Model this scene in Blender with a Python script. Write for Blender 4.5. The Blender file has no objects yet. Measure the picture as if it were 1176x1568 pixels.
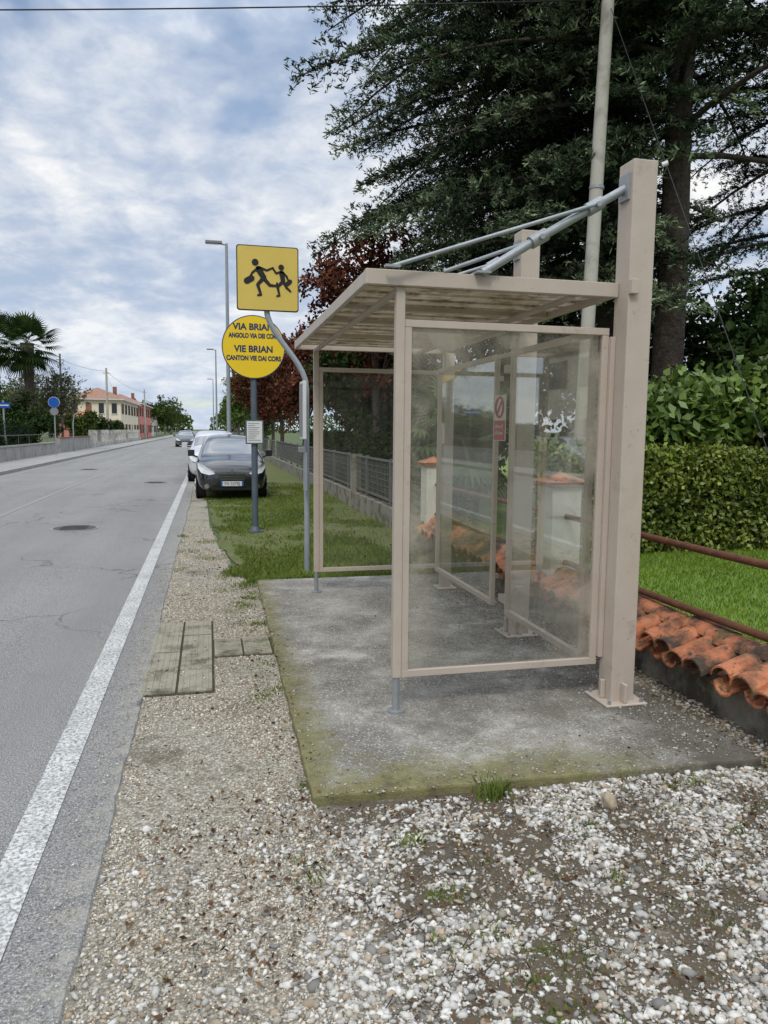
import bpy, math, random
import numpy as np
from mathutils import Vector, Matrix
random.seed(7); rng=np.random.default_rng(7)
sc=bpy.context.scene
def link(o):
    sc.collection.objects.link(o); return o
# ------------------------------------------------------------ materials
def nd(nt,t,ins=None,**props):
    n=nt.nodes.new(t)
    for k,v in props.items(): setattr(n,k,v)
    for k,v in (ins or {}).items():
        if isinstance(v,bpy.types.NodeSocket): nt.links.new(v,n.inputs[k])
        else: n.inputs[k].default_value=v
    return n
def c4(c): return (c[0],c[1],c[2],1)
def mixc(nt,f,a,b,bt='MIX'):
    n=nt.nodes.new('ShaderNodeMix'); n.data_type='RGBA'; n.blend_type=bt
    for i,v in ((0,f),(6,a),(7,b)):
        if isinstance(v,bpy.types.NodeSocket): nt.links.new(v,n.inputs[i])
        else: n.inputs[i].default_value=(c4(v) if i>0 else v)
    return n.outputs[2]
def noise(nt,vec,scale,detail=5,rough=.55,dist=0):
    return nd(nt,'ShaderNodeTexNoise',{'Vector':vec,'Scale':scale,'Detail':detail,'Roughness':rough,'Distortion':dist}).outputs[0]
def mr(nt,v,a,b,c=0,d=1):
    return nd(nt,'ShaderNodeMapRange',{0:v,1:a,2:b,3:c,4:d}).outputs[0]
def mth(nt,op,a,b=0):
    return nd(nt,'ShaderNodeMath',{0:a,1:b},operation=op).outputs[0]
def newmat(name):
    m=bpy.data.materials.new(name); m.use_nodes=True
    nt=m.node_tree; nt.nodes.clear()
    out=nt.nodes.new('ShaderNodeOutputMaterial')
    tc=nt.nodes.new('ShaderNodeTexCoord').outputs['Object']
    return m,nt,out,tc
def princ(nt,out,col,rough=.7,metal=0,spec=.3,bump=None):
    p=nt.nodes.new('ShaderNodeBsdfPrincipled')
    for k,v in (('Base Color',col),('Roughness',rough),('Metallic',metal),('Specular IOR Level',spec)):
        if isinstance(v,bpy.types.NodeSocket): nt.links.new(v,p.inputs[k])
        else: p.inputs[k].default_value=c4(v) if k=='Base Color' else v
    if bump is not None: nt.links.new(bump,p.inputs['Normal'])
    if out: nt.links.new(p.outputs[0],out.inputs[0])
    return p
def bump(nt,h,strength=.4,dist=.01):
    return nd(nt,'ShaderNodeBump',{'Strength':strength,'Distance':dist,'Height':h}).outputs[0]
def M(name,c1,c2=None,scale=5,rough=.7,metal=0,bmp=0,bscale=60,bdist=.01,spec=.3,stain=None,coat=0):
    m,nt,out,tc=newmat(name)
    c2=c2 or tuple(x*.85 for x in c1)
    col=mixc(nt,mr(nt,noise(nt,tc,scale,6,.6),.3,.7),c1,c2)
    if stain:
        for s in (stain if isinstance(stain,list) else [stain]):
            col=mixc(nt,mr(nt,noise(nt,tc,s[1],7,.65),s[2],s[3]),col,s[0])
    b=bump(nt,noise(nt,tc,bscale,5),bmp,bdist) if bmp else None
    p=princ(nt,out,col,rough,metal,spec,b)
    if coat: p.inputs['Coat Weight'].default_value=coat; p.inputs['Coat Roughness'].default_value=.05
    return m
def LeafM(name,c1,c2,trans=0,rough=None):
    m,nt,out,tc=newmat(name)
    at=nd(nt,'ShaderNodeAttribute',attribute_name='Col')
    sep=nd(nt,'ShaderNodeSeparateColor',{0:at.outputs['Color']})
    base=mixc(nt,sep.outputs[1],c1,c2)
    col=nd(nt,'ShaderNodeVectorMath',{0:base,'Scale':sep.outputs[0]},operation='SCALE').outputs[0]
    if rough: p=princ(nt,None,col,rough,0,.3)
    else: p=nd(nt,'ShaderNodeBsdfDiffuse',{'Color':col})
    sh=p.outputs[0]
    if trans:
        t=nd(nt,'ShaderNodeBsdfTranslucent',{'Color':col})
        sh=nd(nt,'ShaderNodeMixShader',{0:trans,1:sh,2:t.outputs[0]}).outputs[0]
    nt.links.new(sh,out.inputs[0])
    return m
def StoneM(name):
    m,nt,out,tc=newmat(name)
    at=nd(nt,'ShaderNodeAttribute',attribute_name='Col')
    col=mixc(nt,mr(nt,noise(nt,tc,70,3),.52,.78,0,.7),at.outputs['Color'],(.19,.16,.12))
    nt.links.new(nd(nt,'ShaderNodeBsdfDiffuse',{'Color':col}).outputs[0],out.inputs[0])
    return m
def AsphaltM(name):
    m,nt,out,tc=newmat(name)
    n1=noise(nt,tc,.35,4); n2=noise(nt,tc,130,2,.8)
    st=nd(nt,'ShaderNodeMapping',{0:tc,3:(1.6,.10,1)}).outputs[0]
    n3=noise(nt,st,1.0,5)
    col=mixc(nt,mr(nt,n1,.3,.7),(.215,.212,.203),(.275,.268,.252))
    col=mixc(nt,mr(nt,n3,.42,.72,0,.6),col,(.165,.164,.16))
    col=mixc(nt,mr(nt,noise(nt,tc,2.2,8,.75),.55,.72,0,.35),col,(.13,.128,.122))
    col=mixc(nt,mr(nt,n2,.53,.66,0,.8),col,(.50,.485,.45))
    col=mixc(nt,mr(nt,n2,.47,.34,0,.85),col,(.07,.07,.07))
    wv=nd(nt,'ShaderNodeVectorMath',{0:tc,1:nd(nt,'ShaderNodeTexNoise',{'Vector':tc,'Scale':1.5,'Detail':5}).outputs[1]},operation='ADD').outputs[0]
    vor=nd(nt,'ShaderNodeTexVoronoi',{'Vector':wv,'Scale':.5},feature='DISTANCE_TO_EDGE').outputs[0]
    ck=mth(nt,'MULTIPLY',mr(nt,vor,.012,.0,0,1),mr(nt,noise(nt,tc,.4,2),.46,.54))
    col=mixc(nt,mth(nt,'MULTIPLY',ck,.7),col,(.06,.06,.06))
    s=nd(nt,'ShaderNodeSeparateXYZ',{0:tc})
    ed=mth(nt,'MULTIPLY',mr(nt,s.outputs[0],-.62,-.43,0,.75),mr(nt,noise(nt,tc,9,6,.7),.42,.64))
    col=mixc(nt,ed,col,(.38,.35,.29))
    princ(nt,out,col,.85,0,.2,bump(nt,noise(nt,tc,130,2),.6,.008))
    return m
def PaintM(name):
    m,nt,out,tc=newmat(name)
    w=mr(nt,noise(nt,tc,55,5,.75),.42,.55)
    w2=mr(nt,noise(nt,tc,3,6,.75),.30,.55,.35,.97)
    col=mixc(nt,mth(nt,'MULTIPLY',w,w2),(.22,.22,.21),(.66,.66,.63))
    princ(nt,out,col,.7,0,.3,bump(nt,noise(nt,tc,130,3),.5,.005))
    return m
def GroundGravelM(name,fine=True):
    m,nt,out,tc=newmat(name)
    v=nd(nt,'ShaderNodeTexVoronoi',{'Vector':tc,'Scale':80})
    sep=nd(nt,'ShaderNodeSeparateColor',{0:v.outputs['Color']})
    st=mixc(nt,sep.outputs[0],(.31,.28,.225),(.58,.54,.45))
    st=mixc(nt,mr(nt,v.outputs['Distance'],.3,.7,0,.7),st,(.16,.135,.10))
    dirt=mixc(nt,noise(nt,tc,30,4),(.07,.056,.04),(.17,.14,.10))
    if fine:
        s=nd(nt,'ShaderNodeSeparateXYZ',{0:tc})
        inn=mth(nt,'MULTIPLY',mr(nt,s.outputs[0],.25,.75,0,.30),mr(nt,s.outputs[1],3.3,2.9,0,1))
        a=mr(nt,mth(nt,'ADD',noise(nt,tc,1.8,7,.7),inn),.54,.70)
    else: a=mr(nt,noise(nt,tc,2.5,7,.7),.3,.5)
    col=mixc(nt,a,st,dirt)
    col=mixc(nt,mr(nt,noise(nt,tc,3.1,7,.7),.58,.70,0,.65),col,(.085,.09,.035))
    princ(nt,out,col,.95,0,.1,bump(nt,noise(nt,tc,90,4),.9,.014))
    return m
def ConcreteM(name):
    m,nt,out,tc=newmat(name)
    col=mixc(nt,mr(nt,noise(nt,tc,2.2,8,.65),.38,.62),(.175,.163,.14),(.34,.32,.28))
    col=mixc(nt,mr(nt,noise(nt,tc,1.1,9,.8),.54,.64,0,.7),col,(.54,.52,.47))
    col=mixc(nt,mr(nt,noise(nt,tc,6,8,.8),.53,.66,0,.65),col,(.12,.108,.085))
    col=mixc(nt,mr(nt,noise(nt,tc,80,2,.7),.56,.66,0,.75),col,(.62,.60,.53))
    col=mixc(nt,mr(nt,noise(nt,tc,95,2,.7),.43,.32,0,.75),col,(.07,.062,.05))
    s=nd(nt,'ShaderNodeSeparateXYZ',{0:tc})
    nn=noise(nt,tc,4,9,.8)
    ex=mr(nt,s.outputs[0],.42,.72,1,0); ey=mr(nt,s.outputs[1],3.0,3.65,1,0)
    e=mth(nt,'MAXIMUM',ex,mth(nt,'MULTIPLY',ey,mr(nt,s.outputs[0],1.3,2.3,1,.4)))
    f=mr(nt,mth(nt,'ADD',mth(nt,'MULTIPLY',e,.52),nn),.64,.92,0,.9)
    moss=mixc(nt,mr(nt,noise(nt,tc,9,5,.7),.4,.6),(.16,.14,.06),(.20,.19,.075))
    col=mixc(nt,f,col,moss)
    col=mixc(nt,mth(nt,'MULTIPLY',f,mr(nt,noise(nt,tc,14,6,.8),.52,.66,0,.8)),col,(.075,.07,.045))
    db=mth(nt,'MULTIPLY',mr(nt,mth(nt,'ABSOLUTE',mth(nt,'SUBTRACT',s.outputs[1],3.85)),.0,.45,.30,0),mr(nt,s.outputs[0],.6,1.1,0,1))
    col=mixc(nt,mr(nt,mth(nt,'ADD',db,noise(nt,tc,3,7,.75)),.60,.80,0,.6),col,(.13,.12,.095))
    er=mr(nt,s.outputs[0],1.7,2.5,0,.5)
    col=mixc(nt,mr(nt,mth(nt,'ADD',er,noise(nt,tc,4,8,.8)),.70,.96,0,.85),col,(.085,.074,.058))
    princ(nt,out,col,.9,0,.2,bump(nt,noise(nt,tc,100,4),.7,.008))
    return m
def GlassM(name,haze_lo,haze_hi,hcol,tint=(.95,.96,.93),gl=1.0,edge=None):
    m,nt,out,tc=newmat(name)
    st=nd(nt,'ShaderNodeMapping',{0:tc,3:(3.0,3.0,.55)}).outputs[0]
    h=mr(nt,noise(nt,st,1.6,7,.65,.9),.42,.66,haze_lo,haze_hi)
    if edge:
        s=nd(nt,'ShaderNodeSeparateXYZ',{0:tc})
        k=s.outputs[edge[0]]
        e1=mr(nt,k,edge[1],edge[1]+edge[3],1,0); e2=mr(nt,k,edge[2]-edge[3],edge[2],0,1)
        zt=mr(nt,s.outputs[2],1.70,2.25,0,1); zb=mr(nt,s.outputs[2],.45,.25,0,.8)
        e=mth(nt,'MAXIMUM',mth(nt,'MAXIMUM',e1,e2),mth(nt,'MAXIMUM',zt,zb))
        e=mth(nt,'MULTIPLY',mth(nt,'POWER',e,1.4),mr(nt,noise(nt,tc,2.2,7,.65,.8),.38,.62,.04,edge[4]))
        h=mth(nt,'ADD',h,e)
    d=nd(nt,'ShaderNodeBsdfDiffuse',{'Color':c4(hcol)})
    tl=nd(nt,'ShaderNodeBsdfTranslucent',{'Color':c4(hcol)})
    dd=nd(nt,'ShaderNodeMixShader',{0:.5,1:d.outputs[0],2:tl.outputs[0]})
    t=nd(nt,'ShaderNodeBsdfTransparent',{'Color':c4(tint)})
    a=nd(nt,'ShaderNodeMixShader',{0:h,1:t.outputs[0],2:dd.outputs[0]})
    g=nd(nt,'ShaderNodeBsdfGlossy',{'Color':(1,1,1,1),'Roughness':.03})
    fr=nd(nt,'ShaderNodeFresnel',{'IOR':1.45})
    f=nd(nt,'ShaderNodeMath',{0:fr.outputs[0],1:gl},operation='MULTIPLY',use_clamp=True)
    b=nd(nt,'ShaderNodeMixShader',{0:f.outputs[0],1:a.outputs[0],2:g.outputs[0]})
    nt.links.new(b.outputs[0],out.inputs[0])
    return m
# ------------------------------------------------------------ mesh builder
class MB:
    def __init__(s): s.v=[];s.f=[];s.m=[];s.sm=[];s.mats=[]
    def mi(s,mat):
        if mat not in s.mats: s.mats.append(mat)
        return s.mats.index(mat)
    def add(s,vs,fs,mat,smooth=False):
        o=len(s.v); s.v+= [tuple(p) for p in vs]; i=s.mi(mat)
        for f in fs: s.f.append(tuple(a+o for a in f)); s.m.append(i); s.sm.append(smooth)
    def bb(s,x0,x1,y0,y1,z0,z1,mat):
        vs=[(x0,y0,z0),(x1,y0,z0),(x1,y1,z0),(x0,y1,z0),(x0,y0,z1),(x1,y0,z1),(x1,y1,z1),(x0,y1,z1)]
        s.add(vs,[(0,3,2,1),(4,5,6,7),(0,1,5,4),(1,2,6,5),(2,3,7,6),(3,0,4,7)],mat)
    def prism(s,poly,z0,z1,mat):
        n=len(poly); vs=[(x,y,z0) for x,y in poly]+[(x,y,z1) for x,y in poly]
        fs=[tuple(range(n-1,-1,-1)),tuple(range(n,2*n))]+[(i,(i+1)%n,(i+1)%n+n,i+n) for i in range(n)]
        s.add(vs,fs,mat)
    def tube(s,pts,r,mat,n=10,smooth=True):
        pts=[Vector(p) for p in pts]; k=len(pts)
        rs=r if isinstance(r,(list,tuple)) else [r]*k
        ref=None; rings=[]
        for i,p in enumerate(pts):
            d=(pts[min(i+1,k-1)]-pts[max(i-1,0)]).normalized()
            if ref is None: ref=Vector((1,0,0)) if abs(d.x)<.9 else Vector((0,1,0))
            a=(ref-d*ref.dot(d)).normalized(); ref=a; b=d.cross(a)
            rings.append([p+(a*math.cos(2*math.pi*j/n)+b*math.sin(2*math.pi*j/n))*rs[i] for j in range(n)])
        vs=[q for R in rings for q in R]
        fs=[(i*n+j,i*n+(j+1)%n,(i+1)*n+(j+1)%n,(i+1)*n+j) for i in range(k-1) for j in range(n)]
        s.add(vs,fs,mat,smooth)
        s.add(rings[0],[tuple(range(n-1,-1,-1))],mat); s.add(rings[-1],[tuple(range(n))],mat)
    def done(s,name,parent=None,bevel=0,sub=0):
        me=bpy.data.meshes.new(name); me.from_pydata(s.v,[],s.f)
        for m in s.mats: me.materials.append(m)
        me.polygons.foreach_set('material_index',s.m); me.polygons.foreach_set('use_smooth',s.sm)
        me.update(); o=link(bpy.data.objects.new(name,me))
        if bevel:
            b=o.modifiers.new('b','BEVEL'); b.width=bevel; b.segments=2; b.limit_method='ANGLE'
        if sub:
            b=o.modifiers.new('s','SUBSURF'); b.levels=sub; b.render_levels=sub
        if parent: o.parent=parent
        return o
def empty(name):
    o=link(bpy.data.objects.new(name,None)); o.empty_display_size=.2; return o
def npmesh(name,V,F,mat,col=None,parent=None,smooth=False):
    V=np.asarray(V,dtype=np.float32); F=np.asarray(F,dtype=np.int32); n,k=F.shape
    me=bpy.data.meshes.new(name)
    me.vertices.add(len(V)); me.vertices.foreach_set('co',V.ravel())
    me.loops.add(n*k); me.loops.foreach_set('vertex_index',F.ravel())
    me.polygons.add(n); me.polygons.foreach_set('loop_start',np.arange(0,n*k,k,dtype=np.int32))
    me.polygons.foreach_set('loop_total',np.full(n,k,dtype=np.int32))
    if smooth: me.polygons.foreach_set('use_smooth',np.ones(n,dtype=bool))
    me.materials.append(mat)
    if col is not None:
        a=me.attributes.new('Col','FLOAT_COLOR','POINT')
        c=np.ones((len(V),4),dtype=np.float32); c[:,:3]=col; a.data.foreach_set('color',c.ravel())
    me.update(calc_edges=True); me.validate()
    o=link(bpy.data.objects.new(name,me))
    if parent: o.parent=parent
    return o
def unit(a): return a/np.maximum(np.linalg.norm(a,axis=1,keepdims=True),1e-6)
def runit(n): return unit(rng.normal(size=(n,3)))
def leafquads(P,D,L,W):
    n=len(P); S=unit(np.cross(D,runit(n)))
    V=np.stack([P-D*L[:,None]*.5,P+S*W[:,None]*.5,P+D*L[:,None]*.5,P-S*W[:,None]*.5],1).reshape(-1,3)
    return V,np.arange(n*4).reshape(n,4)
_g=rng.random((64,64))
def vn(x,y,s):
    x=np.asarray(x)*s+100; y=np.asarray(y)*s+100
    xi=np.floor(x).astype(int); yi=np.floor(y).astype(int); fx=x-xi; fy=y-yi
    fx=fx*fx*(3-2*fx); fy=fy*fy*(3-2*fy)
    g=lambda a,b:_g[a%64,b%64]
    return (g(xi,yi)*(1-fx)+g(xi+1,yi)*fx)*(1-fy)+(g(xi,yi+1)*(1-fx)+g(xi+1,yi+1)*fx)*fy
def fbm(x,y,s): return vn(x,y,s)*.5+vn(x,y,s*2.1)*.28+vn(x,y,s*4.3)*.22
def text(name,body,loc,size,mat,parent,rot=(math.pi/2,0,0),ext=.001,bold=.0,sx=1):
    cu=bpy.data.curves.new(name,'FONT'); cu.body=body; cu.size=size; cu.align_x='CENTER'; cu.align_y='CENTER'; cu.extrude=ext; cu.offset=bold
    cu.materials.append(mat); o=link(bpy.data.objects.new(name,cu)); o.location=loc; o.rotation_euler=rot; o.scale=(sx,1,1); o.parent=parent; return o
# ------------------------------------------------------------ material set
m_asph=AsphaltM('asphalt'); m_paint=PaintM('road_paint'); m_gg=GroundGravelM('gravel_ground'); m_gd=GroundGravelM('dirt_ground',False)
m_conc=ConcreteM('slab_concrete'); m_stone=StoneM('stones')
m_grassg=M('grass_soil',(.09,.12,.03),(.13,.145,.05),3,.95,stain=((.16,.135,.085),2.2,.52,.64),bmp=.6,bscale=60)
m_land=M('land',(.06,.09,.03),(.10,.12,.05),.3,.95)
m_beige=M('beige_paint',(.43,.365,.30),(.48,.41,.345),6,.42,spec=.4,stain=[((.29,.235,.18),5,.58,.8),((.20,.155,.11),40,.64,.74),((.5,.45,.39),30,.68,.8)])
m_steel=M('galvanised_steel',(.26,.28,.29),(.36,.38,.39),12,.5,.45,spec=.5)
m_steelp=M('grey_pole_paint',(.27,.30,.33),(.33,.36,.38),8,.5,.2)
m_slate=M('slate_pole',(.075,.095,.12),(.10,.12,.15),8,.5,.1)
m_yel=M('sign_yellow',(.62,.46,.095),(.57,.42,.085),4,.45,spec=.4)
m_yel2=M('sign_yellow_round',(.78,.54,.015),(.74,.51,.015),4,.4,spec=.4)
m_blk=M('black',(.015,.015,.016),None,4,.5); m_navy=M('navy_text',(.02,.035,.10),None,4,.5)
m_white=M('white_paint',(.66,.66,.64),(.58,.58,.56),5,.6)
m_grey=M('grey_plastic',(.24,.25,.26),None,5,.5)
m_red=M('red_print',(.42,.04,.05),(.36,.04,.05),5,.5)
m_wallst=M('wall_stucco',(.20,.18,.145),(.29,.265,.22),3,.9,bmp=.5,bscale=40,stain=[((.07,.06,.042),2.5,.44,.60),((.10,.11,.04),6,.54,.68)])
m_pil=M('pillar_stucco',(.70,.68,.62),(.58,.56,.50),3,.9,bmp=.4,bscale=40,stain=((.28,.25,.21),5,.58,.76))
m_terra=M('terracotta',(.38,.125,.055),(.52,.21,.105),7,.85,bmp=.5,bscale=50,stain=[((.30,.25,.18),16,.58,.70),((.060,.042,.030),2.6,.44,.56),((.11,.10,.035),8,.56,.68),((.05,.038,.028),22,.56,.66)])
m_rust=M('rusty_pipe',(.085,.035,.02),(.15,.06,.03),14,.7,bmp=.3,bscale=80,stain=((.24,.10,.045),25,.58,.75))
m_bark=M('bark',(.035,.028,.022),(.095,.075,.06),9,.95,bmp=1,bscale=16,bdist=.06)
m_barkg=M('bark_grey',(.12,.105,.088),(.19,.17,.15),8,.95,bmp=.8,bscale=25,bdist=.03)
m_pole=M('utility_pole_concrete',(.40,.38,.33),(.48,.46,.41),2.5,.85,bmp=.3,bscale=50,stain=((.22,.20,.16),2.5,.48,.7))
m_tact=M('tactile_tile',(.26,.24,.18),(.34,.315,.24),9,.9,bmp=.6,bscale=60,stain=[((.11,.098,.068),4,.50,.66),((.46,.43,.36),30,.62,.75)])
m_soil=M('joint_soil',(.045,.038,.026),(.07,.065,.035),20,.95)
m_kerb=M('kerb_stone',(.36,.35,.32),(.28,.27,.25),3,.9,bmp=.3)
m_side=M('sidewalk_left',(.26,.255,.24),(.34,.33,.31),1,.9)
m_wire=M('wire',(.03,.03,.032),None,4,.6)
m_dark=M('dark_rubber',(.02,.02,.02),None,4,.8)
L_cedar=LeafM('cedar_needles',(.038,.066,.038),(.18,.225,.13))
L_cedar2=LeafM('dark_cedar_needles',(.022,.038,.022),(.07,.095,.05))
L_plum=LeafM('plum_leaves',(.06,.024,.018),(.18,.07,.042))
L_green=LeafM('green_leaves',(.045,.075,.022),(.12,.17,.045))
L_dark=LeafM('dark_leaves',(.015,.032,.012),(.05,.08,.026))
L_laurel=LeafM('laurel_leaves',(.045,.095,.02),(.18,.26,.05),0,.4)
L_hedge=LeafM('hedge_leaves',(.06,.11,.02),(.28,.33,.055),0,.45)
L_olive=LeafM('olive_leaves',(.12,.13,.07),(.2,.2,.12))
L_palm=LeafM('palm_leaves',(.03,.06,.02),(.08,.12,.04))
L_grass=LeafM('grass_blades',(.12,.19,.035),(.28,.34,.085),.25)
L_lawn=LeafM('lawn_blades',(.13,.22,.025),(.26,.36,.05),.25)
L_litter=LeafM('dead_leaves',(.07,.035,.022),(.20,.12,.06))
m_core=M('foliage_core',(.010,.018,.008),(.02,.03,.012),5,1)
# ------------------------------------------------------------ camera
psi=math.radians(13.33); th=math.radians(6.28); ph=math.radians(.5)
s_,c_=math.sin(psi),math.cos(psi)
F=Vector((s_*math.cos(th),c_*math.cos(th),-math.sin(th))); R=Vector((c_,-s_,0)); U=R.cross(F)
R2=R*math.cos(ph)+U*math.sin(ph); U2=U*math.cos(ph)-R*math.sin(ph)
cam=bpy.data.cameras.new('camera'); co=link(bpy.data.objects.new('camera',cam))
mw=Matrix((R2,U2,-F)).transposed().to_4x4(); mw.translation=Vector((0,0,1.65)); co.matrix_world=mw
cam.sensor_fit='VERTICAL'; cam.sensor_height=36; cam.lens=26; cam.clip_end=3000; cam.clip_start=.05
sc.camera=co
# ------------------------------------------------------------ world + sun
w=bpy.data.worlds.new('World'); sc.world=w; w.use_nodes=True; nt=w.node_tree; nt.nodes.clear()
sun_el=math.radians(48); sun_az=math.radians(205)
sky=nd(nt,'ShaderNodeTexSky',sky_type='NISHITA',sun_disc=False,sun_elevation=sun_el,sun_rotation=sun_az)
b1=nd(nt,'ShaderNodeBackground',{0:sky.outputs[0],1:.15})
tc=nt.nodes.new('ShaderNodeTexCoord').outputs['Generated']
sp=nd(nt,'ShaderNodeSeparateXYZ',{0:tc}); z=sp.outputs[2]
zz=mth(nt,'ADD',mth(nt,'MAXIMUM',z,0),.30)
pv=nd(nt,'ShaderNodeCombineXYZ',{0:mth(nt,'DIVIDE',sp.outputs[0],zz),1:mth(nt,'DIVIDE',sp.outputs[1],zz),2:3.7}).outputs[0]
n1=noise(nt,pv,2.1,5,.55,.2); n2=noise(nt,pv,8.5,5,.6,.25); n3=noise(nt,pv,.8,2,.5)
mixn=mth(nt,'ADD',mth(nt,'MULTIPLY',n1,.55),mth(nt,'MULTIPLY',n2,.45))
cr=nd(nt,'ShaderNodeValToRGB',{0:mixn}); e=cr.color_ramp.elements
e[0].position=.38; e[0].color=(.43,.53,.70,1); e[1].position=.63; e[1].color=(1.0,1.0,.99,1)
k=e.new(.45); k.color=(.53,.61,.75,1); k=e.new(.53); k.color=(.72,.77,.85,1)
hz=mr(nt,z,.0,.22,1,0)
col=mixc(nt,mth(nt,'MULTIPLY',hz,.5),cr.outputs[0],(.56,.67,.83))
gain=mr(nt,z,.42,.95,1.0,2.55)
b2=nd(nt,'ShaderNodeBackground',{0:col,1:gain})
cm=mr(nt,mth(nt,'ADD',mth(nt,'MULTIPLY',n1,.6),mth(nt,'MULTIPLY',n3,.4)),.38,.44,.25,1)
mx=nd(nt,'ShaderNodeMixShader',{0:cm,1:b1.outputs[0],2:b2.outputs[0]})
nt.links.new(mx.outputs[0],nd(nt,'ShaderNodeOutputWorld').inputs[0])
sl=bpy.data.lights.new('sun','SUN'); sl.energy=1.4; sl.angle=math.radians(14); sl.color=(1,.94,.84)
so=link(bpy.data.objects.new('sun',sl))
dv=Vector((math.sin(sun_az)*math.cos(sun_el),math.cos(sun_az)*math.cos(sun_el),math.sin(sun_el)))
so.rotation_euler=dv.to_track_quat('Z','Y').to_euler()
sc.view_settings.view_transform='Standard'; sc.view_settings.look='None'; sc.view_settings.exposure=0
# ------------------------------------------------------------ ground / road
b=MB(); b.add([(-1500,-800,-.012),(1500,-800,-.012),(1500,2500,-.012),(-1500,2500,-.012)],[(0,1,2,3)],m_land); b.done('ground')
b=MB(); b.add([(-.6,-6,0),(3.0,-6,0),(3.0,8.3,0),(.25,8.3,0),(-.0,12.5,0),(-.1,20,0),(-.1,60,0),(-.6,60,0)],[tuple(range(8))],m_gg); b.done('gravel_shoulder')
b=MB(); b.add([(2.4,2.9,.004),(3.0,2.9,.004),(3.0,8.2,.004),(2.4,8.2,.004)],[(0,1,2,3)],m_gd); b.done('dirt_strip')
yy0=np.linspace(8.3,120,300); xl=np.where(yy0<12.5,.34-(yy0-8.3)*.075,.02)+(fbm(yy0,yy0*0,1.2)-.5)*.22*np.clip((yy0-8.2)/1,0,1)-np.clip((yy0-13)*.02,0,.12)
pts=[(.47,7.9),(3.0,7.9),(3.0,120)]+[(float(a),float(b_)) for a,b_ in zip(xl[::-1],yy0[::-1])]
b=MB(); b.add([(x,y,.006) for x,y in pts],[tuple(range(len(pts)))],m_grassg); b.done('grass_verge')
ys=np.concatenate([np.linspace(-8,30,900),np.linspace(30.5,900,180)])
xr=-.44+(fbm(ys,ys*0,.6)-.5)*.06+(fbm(ys,ys*0+5,6)-.5)*.028
vs=[];fs=[]
for i,(y,x) in enumerate(zip(ys,xr)):
    vs+=[(-6.95,y,.012),(-3.7,y,.03),(x,y,.012),(x+.015,y,-.01)]
for i in range(len(ys)-1):
    a=i*4; fs+=[(a,a+1,a+5,a+4),(a+1,a+2,a+6,a+5),(a+2,a+3,a+7,a+6)]
b=MB(); b.add(vs,fs,m_asph); b.done('asphalt_road')
def roadz(x): return .012+.018*(1-abs(x+3.7)/3.26)+.005
def strip(bb_,x0,x1,y0,y1,mat):
    bb_.add([(x0,y0,roadz(x0)),(x1,y0,roadz(x1)),(x1,y1,roadz(x1)),(x0,y1,roadz(x0))],[(0,1,2,3)],mat)
b=MB(); strip(b,-.79,-.65,-8,500,m_paint)
m_faint=M('faint_paint',(.22,.22,.21),(.33,.33,.32),30,.8)
strip(b,-6.72,-6.60,-8,500,m_faint)
strip(b,-3.78,-3.70,-8,300,m_faint)
b.done('road_markings')
m_iron=M('cast_iron',(.06,.055,.05),(.10,.09,.08),10,.6,.3)
for (x,y,r) in((-2.15,12.8,.33),(-1.6,23.4,.33),(-4.6,31,.33)):
    b=MB(); zc=roadz(x)
    b.tube([(x,y,zc-.02),(x,y,zc+.006)],r,m_iron,24)
    b.tube([(x,y,zc-.02),(x,y,zc+.002)],r*1.12,m_faint,24)
    for i in range(-3,4): b.bb(x-.2,x+.2,y+i*.07-.012,y+i*.07+.012,zc+.006,zc+.011,m_iron)
    b.done('manhole_cover')
b=MB(); b.bb(-7.10,-6.95,-8,500,-.01,.13,m_kerb); b.done('kerb')
b=MB(); b.bb(-8.9,-7.1,-8,500,-.01,.125,m_side); b.done('sidewalk')
ed=[]
for (p,q_) in(((.42,3.09),(2.66,3.0)),):
    for t in np.linspace(0,1,46): ed.append((p[0]+(q_[0]-p[0])*t,p[1]+(q_[1]-p[1])*t+float(rng.normal()*.004)))
le_=[(.48-.06*t+float(rng.normal()*.003),7.92+(3.13-7.92)*t) for t in np.linspace(0,1,70)]
b=MB(); b.prism(ed+[(2.60,7.9)]+le_,-.02,.045,m_conc); b.done('concrete_slab',bevel=.012)
ZS=.045
b=MB()
b.bb(-.455,.012,4.625,6.41,-.01,.005,m_soil); b.bb(.0121,.45,5.355,5.82,-.01,.005,m_soil)
for i in range(2):
    for j in range(4):
        x0=-.45+i*.228; y0=4.64+j*.44
        dz=random.uniform(-.006,.004)
        b.bb(x0+.007,x0+.219,y0+.007,y0+.432,-.01,.016+dz,m_tact)
        for k in range(5): b.bb(x0+.022+k*.04,x0+.036+k*.04,y0+.02,y0+.42,.016+dz,.0195+dz,m_tact)
for i in range(2):
    x0=.01+i*.215
    b.bb(x0+.007,x0+.208,5.37,5.81,-.01,.014,m_tact)
    for k in range(10): b.bb(x0+.02,x0+.195,5.385+k*.042,5.402+k*.042,.014,.0175,m_tact)
b.done('tactile_paving',bevel=.003)
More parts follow.
